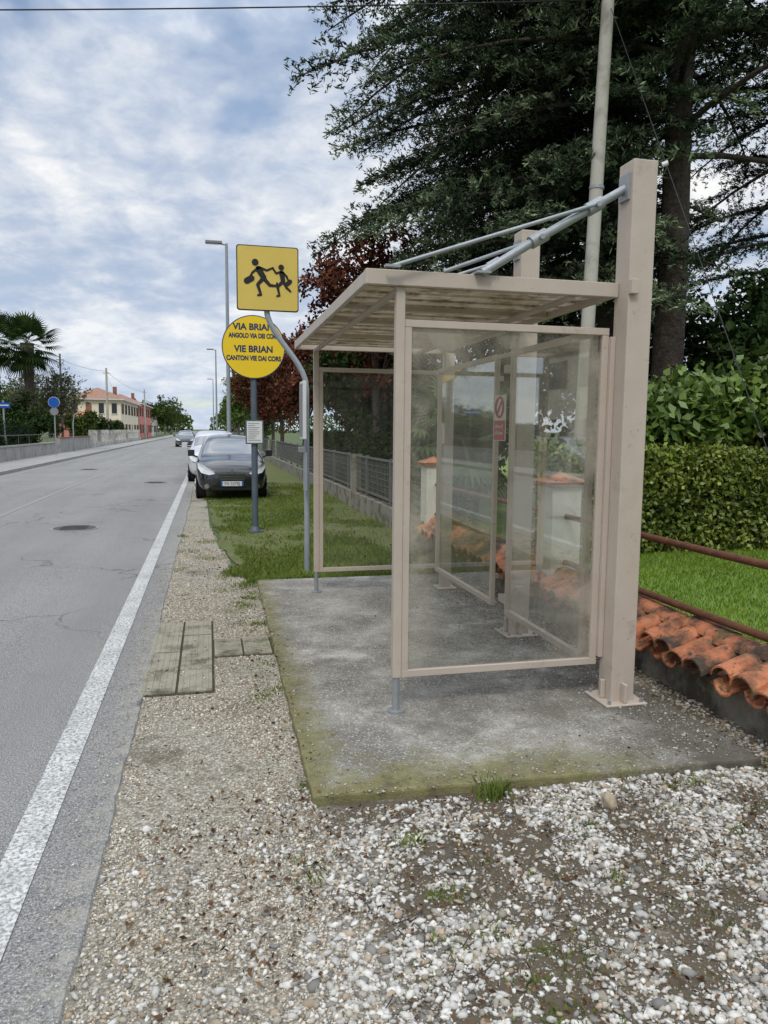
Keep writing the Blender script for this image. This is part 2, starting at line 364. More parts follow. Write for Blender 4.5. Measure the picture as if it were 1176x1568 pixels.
# ------------------------------------------------------------ gravel stones
ico_v=[];ph_=(1+5**.5)/2
for a,b_ in((-1,ph_),(1,ph_),(-1,-ph_),(1,-ph_)): ico_v.append((a,b_,0))
for a,b_ in((-1,ph_),(1,ph_),(-1,-ph_),(1,-ph_)): ico_v.append((0,a,b_))
for a,b_ in((ph_,-1),(ph_,1),(-ph_,-1),(-ph_,1)): ico_v.append((a,0,b_))
ico_v=np.array(ico_v)/math.hypot(1,ph_)
ico_f=np.array([(0,11,5),(0,5,1),(0,1,7),(0,7,10),(0,10,11),(1,5,9),(5,11,4),(11,10,2),(10,7,6),(7,1,8),(3,9,4),(3,4,2),(3,2,6),(3,6,8),(3,8,9),(4,9,5),(2,4,11),(6,2,10),(8,6,7),(9,8,1)])
oct_v=np.array([(1,0,0),(0,1,0),(-1,0,0),(0,-1,0),(0,0,1),(0,0,-1)],float)
oct_f=np.array([(0,1,4),(1,2,4),(2,3,4),(3,0,4),(1,0,5),(2,1,5),(3,2,5),(0,3,5)])
def stones(name,X,Y,Z,S,col,tv,tf):
    n=len(X); k=len(tv)
    V=np.repeat(tv[None],n,0)*(1+rng.uniform(-.38,.30,(n,k,1)))
    V=V*np.stack([S*rng.uniform(.8,1.45,n),S*rng.uniform(.55,1,n),S*rng.uniform(.35,.75,n)],1)[:,None,:]
    t=rng.uniform(-.6,.6,n); a=rng.uniform(0,6.28,n)
    x,y,z=V[...,0],V[...,1],V[...,2]
    y2=y*np.cos(t)[:,None]-z*np.sin(t)[:,None]; z2=y*np.sin(t)[:,None]+z*np.cos(t)[:,None]
    x3=x*np.cos(a)[:,None]-y2*np.sin(a)[:,None]; y3=x*np.sin(a)[:,None]+y2*np.cos(a)[:,None]
    V=np.stack([x3+X[:,None],y3+Y[:,None],z2+Z[:,None]],-1).reshape(-1,3)
    Fc=(tf[None]+np.arange(n)[:,None,None]*k).reshape(-1,3)
    return npmesh(name,V,Fc,m_stone,np.repeat(col,k,0))
def stonecol(n,wh=.5,g=1.0):
    t=rng.random(n); v=rng.uniform(.62,1.1,n)*g
    c=np.where((t<wh)[:,None],[.62,.60,.55],np.where((t<wh+.22)[:,None],[.44,.40,.33],np.where((t<wh+.36)[:,None],[.24,.23,.21],[.42,.33,.24])))
    return c*v[:,None]
def slabmask(X,Y,m=.0): return (X>.44-m)&(Y>3.03-m)&(X<2.62)&(Y<7.93)
n=52000; X=rng.uniform(-.42,3.0,n); Y=rng.uniform(1.2,3.12,n)
dens=np.clip((X+.25)/.7,.15,1)
fm=fbm(X,Y,3.4)*.6+fbm(X+9,Y,9)*.4
path=np.exp(-((X-(1.25+(2.9-Y)*-.30)+.1*np.sin(Y*9))/.09)**2)*.16
keep=(rng.random(n)<dens*np.clip((.62-path-fm)*7,.14,1))&~slabmask(X,Y)
X,Y=X[keep],Y[keep]; n=len(X); S=rng.gamma(4.5,.0019,n).clip(.003,.021)
stones('gravel',X,Y,S*.25,S,stonecol(n,.55),ico_v,ico_f)
n=34000; X=rng.uniform(.2,3.0,n); Y=rng.uniform(1.4,3.12,n); keep=~slabmask(X,Y)&(rng.random(n)<np.clip((.75-fbm(X+4,Y,3))*3,.15,.9)); X,Y=X[keep],Y[keep]; n=len(X); S=rng.gamma(4,.0011,n).clip(.002,.010)
stones('fine_gravel',X,Y,S*.2,S,stonecol(n,.38)*.8,oct_v,oct_f)
n=95000; X=rng.uniform(-.46,.46,n); Y=1.2+11.8*rng.random(n)**1.35
fm=fbm(X+7,Y,1.6)
edge=np.clip((X+.47)/.08,0,1)
lim=np.where(Y>8,.33-(Y-8)*.07,.5)
tact=((X<.012)&(Y>4.62)&(Y<6.42))|((X<.45)&(X>-.02)&(Y>5.35)&(Y<5.83))
keep=(rng.random(n)<edge*np.clip((.66-fm)*7,.10,1))&(X<lim)&(~tact|(rng.random(n)<.012))&~slabmask(X,Y)
X,Y=X[keep],Y[keep]; n=len(X); S=rng.gamma(5,.0012,n).clip(.003,.014)
tk=((X<.012)&(Y>4.62)&(Y<6.42))|((X>0)&(Y>5.35)&(Y<5.83))
stones('fine_gravel',X,Y,S*.2+np.where(tk,.018,0),S,stonecol(n,.5)*np.array([1.02,.98,.90]),oct_v,oct_f)
n=4200; X=np.concatenate([2.62-rng.gamma(1.4,.15,3600),rng.uniform(.46,2.6,400),.44+rng.gamma(1,.07,300)]); Y=np.concatenate([rng.uniform(3.1,7.9,3600),3.05+rng.gamma(1,.12,400),rng.uniform(3.1,7.9,300)]); keep=((X>1.2)|(Y<3.6)|(X<.8))&(X>.44)&(X<2.6); X,Y=X[keep],Y[keep]; n=len(X); S=rng.uniform(.003,.010,n)
stones('grit',X,Y,ZS+S*.3,S,stonecol(n,.35)*.8,oct_v,oct_f)
n=1500; X=-.46-rng.gamma(1,.09,n); Y=rng.uniform(1,9,n); S=rng.uniform(.002,.007,n)
stones('grit',X,Y,.02+S*.3,S,stonecol(n,.4),oct_v,oct_f)
n=3500; X=rng.uniform(2.6,2.9,n); Y=rng.uniform(3,8,n); S=rng.gamma(5,.0018,n).clip(.004,.018)
stones('grit',X,Y,.004+S*.3,S,stonecol(n,.4)*.75,ico_v,ico_f)
# litter
n=4200; X=rng.uniform(-.3,3.0,n); Y=rng.uniform(1.3,3.3,n)
fm=fbm(X,Y,3.4); keep=(fm>.50)&~slabmask(X,Y); X,Y=X[keep],Y[keep]
X=np.concatenate([X,2.85-rng.gamma(1.3,.25,260),rng.uniform(.25,.47,200),rng.uniform(0,2.8,700),rng.uniform(-.4,.44,250)]); Y=np.concatenate([Y,rng.uniform(3.1,7.8,260),rng.uniform(3,8,200),rng.uniform(8,15,700),rng.uniform(2.5,9,250)])
n=len(X); D=unit(np.stack([rng.normal(size=n),rng.normal(size=n),rng.normal(size=n)*.25],1))
Zl=np.where(slabmask(X,Y),ZS+.006,np.where(Y>8,.04,.014))
V,Fc=leafquads(np.stack([X,Y,Zl],1),D,rng.uniform(.008,.032,n)*np.where(Y>8,1.5,1),rng.uniform(.005,.018,n)*np.where(Y>8,1.6,1))
cc=np.zeros((n,3)); cc[:,0]=rng.uniform(.5,1.2,n); cc[:,1]=rng.random(n)
npmesh('leaf_litter',V,Fc,L_litter,np.repeat(cc,4,0))
b=MB()
for i in range(34):
    x=random.uniform(.3,2.9); y=random.uniform(1.8,2.95); a=random.uniform(0,3.14); l=random.uniform(.04,.14)
    b.tube([(x,y,.02),(x+l*.5*math.cos(a),y+l*.5*math.sin(a),.03),(x+l*math.cos(a+.3),y+l*math.sin(a+.3),.02)],.0018,m_bark,5)
b.done('twigs')
b=MB(); o_=np.array([1.69,2.78,.035]); vv=ico_v*np.array([.032,.055,.045])*(1+rng.uniform(-.16,.16,(12,1)))+o_
b.add(vv.tolist(),[tuple(int(i) for i in f) for f in ico_f],M('pebble',(.30,.24,.16),(.40,.33,.24),20,.85,bmp=.4)); b.done('stone',bevel=.006)
# ------------------------------------------------------------ grass
def grass(name,X,Y,H,mat,z=0,w=.007,lean=.5):
    n=len(X); a=rng.uniform(0,6.28,n); l=rng.uniform(.1,lean,n)*H; a2=rng.uniform(0,6.28,n)
    B=np.stack([X,Y,np.full(n,z)],1); s=np.stack([np.cos(a),np.sin(a),np.zeros(n)],1)*(w*rng.uniform(.6,1.3,n))[:,None]
    mid=B+np.stack([np.cos(a2)*l*.3,np.sin(a2)*l*.3,H*.6],1); tip=B+np.stack([np.cos(a2)*l,np.sin(a2)*l,H],1)
    V=np.stack([B-s,B+s,mid+s*.7,tip,mid-s*.7],1).reshape(-1,3)
    Fc=np.arange(n*5).reshape(n,5)
    c=np.zeros((n,3)); c[:,0]=rng.uniform(.6,1.15,n)*(.6+.7*fbm(X,Y,1.2)); c[:,1]=rng.random(n)*.5+.55*fbm(X+3,Y,.9)
    return npmesh(name,V,Fc,mat,np.repeat(c,5,0))
n=75000; Y=7.95+15*rng.random(n)**1.7; X=rng.uniform(-.2,3.0,n)
le=np.where(Y<12.5,.34-(Y-8.3)*.075,.0)+(fbm(Y,Y*0,1.5)-.5)*.5
keep=(X>le)&(rng.random(n)<np.clip((fbm(X,Y,1.1)-.36)*6,.06,1)); X,Y=X[keep],Y[keep]
grass('grass',X,Y,rng.uniform(.02,.07,len(X))*(.4+1.1*fbm(X,Y,2)),L_grass,0,.006,.9)
n=55000; X=3.35+7*rng.random(n); Y=rng.uniform(2.6,8.9,n); grass('lawn_grass',X,Y,rng.uniform(.02,.05,n),L_lawn,.004,.006,.8)
cs=[(1.24,3.0,.045,110,.10),(1.2,2.99,.03,60,.07),(.9,2.15,.05,60,.03),(1.1,1.95,.06,80,.035),(.75,2.7,.035,60,.05),(1.45,2.3,.03,40,.03),(.6,2.0,.04,40,.02),(1.0,1.7,.08,90,.03),
    (.42,4.6,.02,20,.04),(.43,6.2,.03,40,.04),(.4,7.2,.05,90,.05),(.36,7.8,.08,180,.06),(.0,9.6,.12,150,.04),(-.3,10.2,.12,120,.04),(-.05,11,.12,140,.05),(-.38,8.9,.06,60,.03),(-.4,5,.02,20,.03),(.2,8.4,.1,200,.05),
    (2.7,3.0,.05,40,.04),(2.2,2.9,.03,30,.05),(1.6,2.1,.05,40,.02),(.15,6.7,.05,50,.03),(.3,6.9,.06,70,.04),(.1,7.6,.06,60,.03),(-.42,11.6,.05,100,.05),(.3,4.9,.05,40,.025),(1.9,1.9,.05,50,.03),(.8,2.35,.03,50,.025)]
for i in range(60): 
    cs.append((random.uniform(.2,2.9),random.uniform(1.75,2.95),random.uniform(.015,.05),random.randint(12,45),random.uniform(.012,.032)))
for i in range(30): cs.append((random.uniform(.25,.43),random.uniform(3.2,8),random.uniform(.02,.05),random.randint(15,50),random.uniform(.015,.04)))
X=[];Y=[];H=[]
for (x,y,r,k,h) in cs:
    X.append(rng.normal(x,r,k)); Y.append(rng.normal(y,r*.8,k)); H.append(rng.uniform(.3,1.1,k)*h)
grass('weeds',np.concatenate(X),np.concatenate(Y),np.concatenate(H),L_grass,.0,.0028,1.0)
# ------------------------------------------------------------ bus shelter
sh=empty('bus_shelter')
b=MB()
P=[3.82,5.32,6.98]
def bigpost(y):
    b.bb(2.30,2.45,y,y+.15,ZS,3.15,m_beige)
    b.bb(2.24,2.51,y-.06,y+.21,ZS,ZS+.014,m_beige)
    b.bb(2.27,2.30,y+.065,y+.085,ZS+.014,ZS+.13,m_beige)
    b.bb(2.36,2.38,y-.05,y,ZS+.014,ZS+.13,m_beige)
    for dx in(-.03,.18):
        for dy in(-.035,.185): b.tube([(2.30+dx,y+dy,ZS+.014),(2.30+dx,y+dy,ZS+.035)],.012,m_steel,6)
for y in P[:2]: bigpost(y)
b.bb(2.30,2.40,7.12,7.22,ZS,2.42,m_beige); b.bb(2.25,2.45,7.07,7.27,ZS,ZS+.012,m_beige)
b.tube([(2.46,3.80,3.12),(2.485,3.785,3.13)],.015,m_white,8)
b.done('rear_posts',sh,bevel=.006)
b=MB()
def leg(y):
    b.bb(.995,1.045,y,y+.05,.25,2.42,m_beige)
    b.tube([(1.02,y+.025,ZS),(1.02,y+.025,.26)],.021,m_steel,12); b.tube([(1.02,y+.025,ZS),(1.02,y+.025,ZS+.012)],.05,m_steel,14)
leg(3.95); leg(7.17)
b.done('front_legs',sh,bevel=.004)
def frame_x(bb_,x0,x1,y,z0,z1,t=.04):
    bb_.bb(x0,x1,y,y+t,z1-t,z1,m_beige); bb_.bb(x0,x1,y,y+t,z0,z0+t,m_beige)
    bb_.bb(x0,x0+t,y+.002,y+t-.002,z0+t,z1-t,m_beige); bb_.bb(x1-t,x1,y+.002,y+t-.002,z0+t,z1-t,m_beige)
def frame_y(bb_,x,y0,y1,z0,z1,t=.04):
    bb_.bb(x,x+t,y0,y1,z1-t,z1,m_beige); bb_.bb(x,x+t,y0,y1,z0,z0+t,m_beige)
    bb_.bb(x+.002,x+t-.002,y0,y0+t,z0+t,z1-t,m_beige); bb_.bb(x+.002,x+t-.002,y1-t,y1,z0+t,z1-t,m_beige)
b=MB()
frame_x(b,1.046,2.27,3.955,.25,2.25); b.bb(2.27,2.299,3.93,3.97,.3,2.2,m_beige)
frame_x(b,1.046,2.299,7.175,.25,2.25)
frame_y(b,2.20,4.02,5.24,.25,2.25); frame_y(b,2.20,5.52,7.05,.25,2.25)
for y in(4.1,5.1,5.6,6.9):
    for zc in(.45,2.05): b.bb(2.24,2.30,y,y+.03,zc,zc+.04,m_beige)
b.bb(2.24,2.30,5.33,5.46,.3,.36,m_beige); b.bb(2.24,2.30,5.33,5.46,2.1,2.16,m_beige)
b.bb(2.205,2.235,5.241,5.519,2.215,2.245,m_beige)
b.done('panel_frames',sh,bevel=.003)
g_near=GlassM('panel_near',.015,.11,(.64,.59,.48),gl=1.9,edge=(0,1.08,2.23,.26,.75))
g_back=GlassM('panel_back',.02,.08,(.50,.48,.41),gl=.36,edge=(1,4.0,7.1,.1,.2))
g_far=GlassM('panel_far',.03,.10,(.50,.48,.41),gl=.9)
def pane(nm,vs,mat):
    q=MB(); q.add(vs,[(0,1,2,3)],mat); q.done(nm,sh)
pane('near_pane',[(1.08,3.975,.285),(2.235,3.975,.285),(2.235,3.975,2.215),(1.08,3.975,2.215)],g_near)
pane('far_pane',[(1.08,7.195,.285),(2.265,7.195,.285),(2.265,7.195,2.215),(1.08,7.195,2.215)],g_far)
pane('rear_pane',[(2.22,4.055,.285),(2.22,5.205,.285),(2.22,5.205,2.215),(2.22,4.055,2.215)],g_back)
pane('rear_pane',[(2.22,5.555,.285),(2.22,7.015,.285),(2.22,7.015,2.215),(2.22,5.555,2.215)],g_back)
b=MB(); x0,x1,y0,y1=.82,2.298,3.92,7.26
b.bb(x0,x1,y0,y0+.04,2.42,2.50,m_beige); b.bb(x0,x1,y1-.04,y1,2.42,2.50,m_beige)
b.bb(x0,x0+.03,y0+.04,y1-.04,2.425,2.495,m_beige); b.bb(x1-.04,x1,y0+.04,y1-.04,2.42,2.50,m_beige)
b.bb(1.0,1.04,y0+.04,y1-.04,2.40,2.424,m_beige)
b.bb(2.0,2.05,y0+.04,y1-.04,2.40,2.424,m_beige)
for y in(4.75,5.36,6.2): b.bb(x0+.03,x1-.04,y,y+.05,2.424,2.452,m_beige)
b.bb(2.2981,2.345,3.785,3.8185,2.42,2.50,m_beige)
b.done('roof_frame',sh,bevel=.004)
m_rf,nt2,out2,tc2=newmat('roof_sheet')
cl=mixc(nt2,mr(nt2,noise(nt2,tc2,2.5,7,.7),.35,.6),(.40,.33,.24),(.22,.17,.10))
cl=mixc(nt2,mr(nt2,noise(nt2,tc2,7,7,.75),.48,.64),cl,(.09,.065,.035))
pp=princ(nt2,None,cl,.7,0,.3); tt=nd(nt2,'ShaderNodeBsdfTranslucent',{'Color':cl})
mm=nd(nt2,'ShaderNodeMixShader',{0:.35,1:pp.outputs[0],2:tt.outputs[0]}); nt2.links.new(mm.outputs[0],out2.inputs[0])
vs=[];fs=[];prof=[]
y=y0+.045
while y<y1-.05:
    for dy,dz in((0,0),(.13,0),(.145,.022),(.185,.022),(.2,0)): 
        if y+dy<y1-.045: prof.append((y+dy,2.456+dz))
    y+=.2
for (yy,zz_) in prof: vs+=[(x0+.03,yy,zz_),(x1-.04,yy,zz_)]
for i in range(len(prof)-1): fs.append((2*i,2*i+1,2*i+3,2*i+2))
b=MB(); b.add(vs,fs,m_rf); b.done('roof_sheet',sh)
b=MB()
for y in(3.895,5.395):
    b.tube([(2.30,y,3.01),(2.11,y,2.90),(1.78,y,2.705),(1.46,y,2.505)],.024,m_steel,12)
    b.tube([(2.115,y-.03,2.905),(.95,y-.03,2.505)],.011,m_steel,8)
    b.tube([(1.79,y+.03,2.71),(1.25,y+.03,2.505)],.011,m_steel,8)
    for (xx,zc) in((2.11,2.90),(1.78,2.705)):
        b.tube([(xx+.045,y,zc+.026),(xx-.045,y,zc-.026)],.036,m_steel,12)
        b.tube([(xx,y-.055,zc),(xx,y+.055,zc)],.014,m_steel,8)
    b.bb(2.285,2.30,y-.05,y+.05,2.94,3.08,m_steel)
    b.bb(.91,.99,y-.045,y-.015,2.50,2.512,m_steel); b.bb(1.42,1.5,y-.03,y+.03,2.50,2.512,m_steel)
b.done('tie_rods',sh)
b=MB(); b.bb(2.188,2.194,5.28,5.50,1.58,1.93,m_white); b.bb(2.185,2.188,5.285,5.495,1.585,1.735,m_red)
ring=[(2.184,5.39+.075*math.cos(t),1.835+.075*math.sin(t)) for t in np.linspace(0,2*math.pi,25)]
b.tube(ring,.009,m_red,6); b.tube([(2.184,5.34,1.885),(2.184,5.44,1.785)],.008,m_red,6)
b.done('notice_plate',sh)
for i,t in enumerate(('divieto di','affissione')): text('notice_text',t,(2.1835,5.39,1.69-.05*i),.042,m_white,sh,(math.pi/2,0,-math.pi/2))
# ------------------------------------------------------------ school-children sign
sg=empty('school_children_sign')
b=MB(); yp=8.39
path=[(1.08,yp,0),(1.08,yp,2.12)]
for t in np.linspace(0,1,11):
    a=t; p0=Vector((1.08,yp,2.12));p1=Vector((1.08,yp,2.42));p2=Vector((.64,yp,2.68));p3=Vector((.64,yp,2.98))
    q=p0*(1-a)**3+p1*3*a*(1-a)**2+p2*3*a*a*(1-a)+p3*a**3
    if t>0: path.append(tuple(q))
path.append((.64,yp,3.55))
b.tube(path,.031,m_steelp,12); b.tube([(1.08,yp,0),(1.08,yp,.02)],.07,m_conc,12)
b.done('bent_pole',sg)
b=MB(); cx,cz,hw,hh=.655,3.28,.335,.345
def rrect(hw,hh,r,n=5):
    o=[]
    for (sx,sz,a0) in((1,1,0),(-1,1,90),(-1,-1,180),(1,-1,270)):
        for i in range(n+1):
            a=math.radians(a0+90*i/n); o.append((sx*(hw-r)+r*math.cos(a),sz*(hh-r)+r*math.sin(a)))
    return o
def plate(poly,y0_,y1_,mat):
    n=len(poly); vs=[(cx+x,y0_,cz+z) for x,z in poly]+[(cx+x,y1_,cz+z) for x,z in poly]
    b.add(vs,[tuple(range(n)),tuple(range(2*n-1,n-1,-1))]+[(i+n,(i+1)%n+n,(i+1)%n,i) for i in range(n)],mat)
plate(rrect(hw,hh,.03),yp-.05,yp-.035,m_grey)
plate(rrect(hw-.003,hh-.003,.03),yp-.053,yp-.051,m_blk)
plate(rrect(hw-.012,hh-.012,.025),yp-.057,yp-.0545,m_yel)
for zc in(3.1,3.45): b.bb(.59,.72,yp-.034,yp+.04,zc-.02,zc+.02,m_grey)
b.done('sign_plate',sg)
b=MB(); yy=yp-.0615
def stroke(pts,w0,w1=None):
    w1=w1 or w0
    n=len(pts)
    for i in range(n-1):
        (xa,za),(xb,zb)=pts[i],pts[i+1]
        ra=w0+(w1-w0)*i/(n-1); rb=w0+(w1-w0)*(i+1)/(n-1)
        d=math.hypot(xb-xa,zb-za); nx,nz=-(zb-za)/d,(xb-xa)/d
        q=[(xa+nx*ra,za+nz*ra),(xb+nx*rb,zb+nz*rb),(xb-nx*rb,zb-nz*rb),(xa-nx*ra,za-nz*ra)]
        yk=yy-.0002*i
        b.add([(cx+x,yk,cz+z) for x,z in q],[(0,1,2,3)],m_blk)
    for i,(x,z_) in enumerate(pts):
        r_=w0+(w1-w0)*i/(n-1)
        b.add([(cx+x+r_*math.cos(t),yy-.0006-.0001*i,cz+z_+r_*math.sin(t)) for t in np.linspace(0,6.283,13)[:-1]],[tuple(range(12))],m_blk)
def disc(x,z_,r): b.add([(cx+x+r*math.cos(t),yy-.001,cz+z_+r*math.sin(t)) for t in np.linspace(0,6.283,19)[:-1]],[tuple(range(18))],m_blk)
disc(-.135,.165,.036)
stroke([(-.10,.095),(-.045,.01)],.034,.030)
stroke([(-.05,.0),(-.11,-.07),(-.075,-.175)],.022,.013); stroke([(-.075,-.175),(-.105,-.18)],.012)
stroke([(-.04,-.005),(.02,-.07),(.09,-.075)],.022,.012); stroke([(.09,-.075),(.10,-.045)],.011)
stroke([(-.11,.10),(-.165,.055),(-.19,.01)],.014,.010)
stroke([(-.085,.11),(-.01,.085),(.055,.115)],.014,.010)
stroke([(-.225,-.035),(-.175,-.005)],.033)
disc(.145,.125,.031)
stroke([(.15,.065),(.165,-.02)],.028,.025)
stroke([(.155,-.03),(.105,-.085),(.125,-.175)],.019,.011); stroke([(.125,-.175),(.10,-.18)],.011)
stroke([(.17,-.03),(.205,-.09),(.245,-.125)],.018,.010)
stroke([(.14,.075),(.09,.06),(.055,.11)],.013,.010)
stroke([(.165,.07),(.205,.03),(.22,-.01)],.013,.010)
stroke([(.215,-.045),(.24,-.02)],.024)
b.done('pictogram',sg)
b=MB(); b.bb(1.0,1.04,8.08,8.36,1.55,2.18,m_white); b.bb(.992,1.0,8.10,8.34,1.58,2.15,m_grey); b.bb(1.04,1.06,8.2,8.42,1.9,1.94,m_steel); b.bb(.985,1.05,8.2,8.42,1.40,1.46,m_grey); b.bb(1.03,1.05,8.1,8.3,.98,1.4,m_steelp)
b.done('timetable_case',sg,bevel=.004)
# ------------------------------------------------------------ round bus stop sign
rs=empty('bus_stop_sign')
b=MB(); X0,Y0=.71,12.0
b.tube([(X0,Y0,0),(X0,Y0,3.2)],.05,m_slate,14); b.tube([(X0,Y0,0),(X0,Y0,.03)],.13,m_slate,14); b.tube([(X0,Y0,.03),(X0,Y0,.10)],[.09,.055],m_slate,14)
b.done('pole',rs)
b=MB(); b.tube([(X0,Y0-.07,2.93),(X0,Y0-.05,2.93)],.49,m_navy,48,False); b.tube([(X0,Y0-.075,2.93),(X0,Y0-.0701,2.93)],.475,m_yel2,48,False)
b.tube([(X0,Y0-.05,2.93),(X0,Y0-.03,2.93)],.47,m_grey,32,False)
for zc in(2.7,3.1): b.bb(X0-.08,X0+.08,Y0-.03,Y0+.06,zc-.02,zc+.02,m_grey)
b.done('disc',rs)
for t,zc,s,sx in(('VIA BRIAN',3.235,.135,1),('ANGOLO VIA DEI CORS',3.10,.098,.72),('VIE BRIAN',2.895,.14,.95),('CANTON VIE DAI CORS',2.755,.10,.78)):
    text('sign_text',t,(X0,Y0-.077,zc),s,m_navy,rs,bold=.0045,sx=sx)
b=MB(); b.bb(X0-.14,X0+.14,Y0-.075,Y0-.05,1.42,1.80,m_slate); b.bb(X0-.12,X0+.12,Y0-.079,Y0-.0755,1.44,1.78,m_white)
for i in range(9): b.bb(X0-.10,X0+random.uniform(.0,.10),Y0-.081,Y0-.0795,1.74-i*.033,1.75-i*.033,m_grey)
b.bb(X0-.09,X0+.09,Y0-.05,Y0-.03,1.5,1.7,m_grey)
b.done('timetable',rs)
# ------------------------------------------------------------ boundary wall with tile coping
b=MB(); b.bb(2.90,3.24,-2,10.2,-.01,.27,m_wallst); b.done('boundary_wall',bevel=.01)
b=MB()
def tile(x_top,z_top,x_bot,z_bot,y,r0,r1,up):
    n=8; vs=[]
    dy=random.uniform(-.018,.018); tw=random.uniform(-.035,.035); dz=random.uniform(-.012,.018); ex=random.uniform(-.03,.03)*(1 if x_bot>x_top else -1)
    for (x,z,r,yy_) in((x_top,z_top,r0,y+dy),(x_bot+ex,z_bot,r1,y+dy+tw)):
        for rr in(r,r-.013):
            for i in range(n+1):
                a=math.pi*i/n
                vs.append((x,yy_+rr*math.cos(a),z+dz+up*rr*math.sin(a)*.8))
    k=n+1; fs=[]
    for i in range(n):
        fs+= [(i,i+1,2*k+i+1,2*k+i),(k+i,3*k+i,3*k+i+1,k+i+1),(2*k+i,2*k+i+1,3*k+i+1,3*k+i),(i,k+i,k+i+1,i+1)]
    b.add(vs,fs,m_terra)
y=-1.5
while y<10.1:
    for sgn in(-1,1):
        tile(3.07,.375,3.07+sgn*.31,.26,y,.078,.095,1)
        tile(3.07,.38,3.07+sgn*.29,.265,y+.09,.095,.08,-1)
    y+=.185
y=-1.5
while y<10.1:
    n=8; vs=[]; dz=random.uniform(-.008,.012); dx=random.uniform(-.012,.012)
    for yy_,r in((y,.085),(y+.36,.10)):
        for i in range(n+1):
            a=math.pi*i/n; vs.append((3.07+dx+r*math.cos(a),yy_,.39+dz+r*.7*math.sin(a)))
    b.add(vs,[(i,i+1,n+2+i,n+1+i) for i in range(n)],m_terra,True); y+=.33
b.done('roof_tile_coping')
for yp_ in(1.0,6.1,9.96):
    b=MB(); b.bb(2.93,3.21,yp_-.15,yp_+.15,.27,1.17,m_pil); b.bb(2.89,3.25,yp_-.19,yp_+.19,1.17,1.21,m_terra)
    b.add([(2.87,yp_-.21,1.212),(3.27,yp_-.21,1.212),(3.27,yp_+.21,1.212),(2.87,yp_+.21,1.212),(3.07,yp_,1.30)],[(0,1,4),(1,2,4),(2,3,4),(3,0,4)],m_terra)
    b.done('gate_pillar',bevel=.008)
b=MB()
for z_ in(.50,.91):
    b.tube([(3.07,1.15,z_),(3.07,2.5,z_+.006),(3.07,4,z_-.004),(3.07,5.95,z_)],.025,m_rust,12)
    b.tube([(3.07,6.25,z_),(3.07,9.8,z_)],.025,m_rust,12)
b.done('pipe_railing')
m_fence=M('fence_metal',(.13,.13,.125),(.19,.185,.18),6,.6,.2); m_plinth=M('fence_plinth',(.22,.205,.17),(.29,.27,.23),2,.9,stain=((.11,.10,.06),3,.48,.62))
b=MB(); b.bb(2.98,3.16,10.2,70,-.01,.34,m_plinth)
y=10.4
while y<70:
    b.bb(3.04,3.10,y,y+.06,.34,1.16,m_fence)
    y+=2.0
for z_ in(.42,1.10): b.bb(3.05,3.09,10.2,70,z_,z_+.035,m_fence)
y=10.3
while y<34: b.bb(3.064,3.074,y,y+.012,.45,1.1,m_fence); y+=.11
for i in range(5): b.bb(3.060,3.066,10.2,40,.54+i*.11,.55+i*.11,m_fence)
b.bb(2.97,3.17,15.5,15.72,.34,1.15,m_plinth)
b.done('mesh_fence')
b=MB(); b.add([(3.24,-5,-.004),(40,-5,-.004),(40,40,-.004),(3.24,40,-.004)],[(0,1,2,3)],M('lawn_soil',(.10,.17,.03),(.15,.23,.045),4,.95)); b.done('lawn')
# ------------------------------------------------------------ vegetation
def tree(name,x,y,h,R,Hc,leafm,n,leaf,bark=m_barkg,tr=.14,nb=14,zc=None,dark=.0,parent=None):
    par=parent or empty(name); zc=zc if zc is not None else h-Hc/2
    C=[];Rb=[]
    for i in range(nb):
        d=unit(rng.normal(size=(1,3)))[0]*rng.uniform(.25,.78)
        C.append([x+d[0]*R,y+d[1]*R,zc+d[2]*Hc/2]); Rb.append(R*rng.uniform(.26,.46))
    C=np.array(C);Rb=np.array(Rb)
    q=MB(); top=Vector((x,y,zc))
    q.tube([(x,y,-.02),(x+.05,y,h*.2),(x-.03,y+.04,zc*.7),tuple(top)],[tr*1.25,tr,tr*.8,tr*.35],bark,10)
    for i in range(0,nb):
        st=Vector((x,y,rng.uniform(.45,.95)*zc)); en=Vector(C[i]); md=(st+en)/2+Vector((0,0,.15))
        q.tube([st,md,en],[tr*.4,tr*.25,tr*.08],bark,6)
    q.done('trunk',par)
    m_=max(40,n//14); per=(Rb**2); per=per/per.sum(); idt=rng.choice(nb,m_,p=per)
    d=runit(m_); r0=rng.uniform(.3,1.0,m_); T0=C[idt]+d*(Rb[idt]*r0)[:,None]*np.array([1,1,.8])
    td=unit(d+runit(m_)*.6+np.array([0,0,.25])); tl=rng.uniform(.15,.45,m_)*R*.5
    idx=rng.integers(0,m_,n); t=rng.random(n)
    Pp=T0[idx]+td[idx]*(tl[idx]*t)[:,None]+rng.normal(size=(n,3))*leaf*.45
    D=unit(td[idx]*.6+runit(n))
    V,Fc=leafquads(Pp,D,leaf*rng.uniform(.6,1.3,n),leaf*.6*rng.uniform(.6,1.3,n))
    cb=rng.uniform(.65,1.2,nb); cg=rng.random(nb); ti=idt[idx]
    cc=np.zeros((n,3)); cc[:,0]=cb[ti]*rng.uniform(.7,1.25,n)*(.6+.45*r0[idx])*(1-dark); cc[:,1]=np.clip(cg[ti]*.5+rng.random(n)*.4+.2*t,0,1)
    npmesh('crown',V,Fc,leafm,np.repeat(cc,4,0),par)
    return par
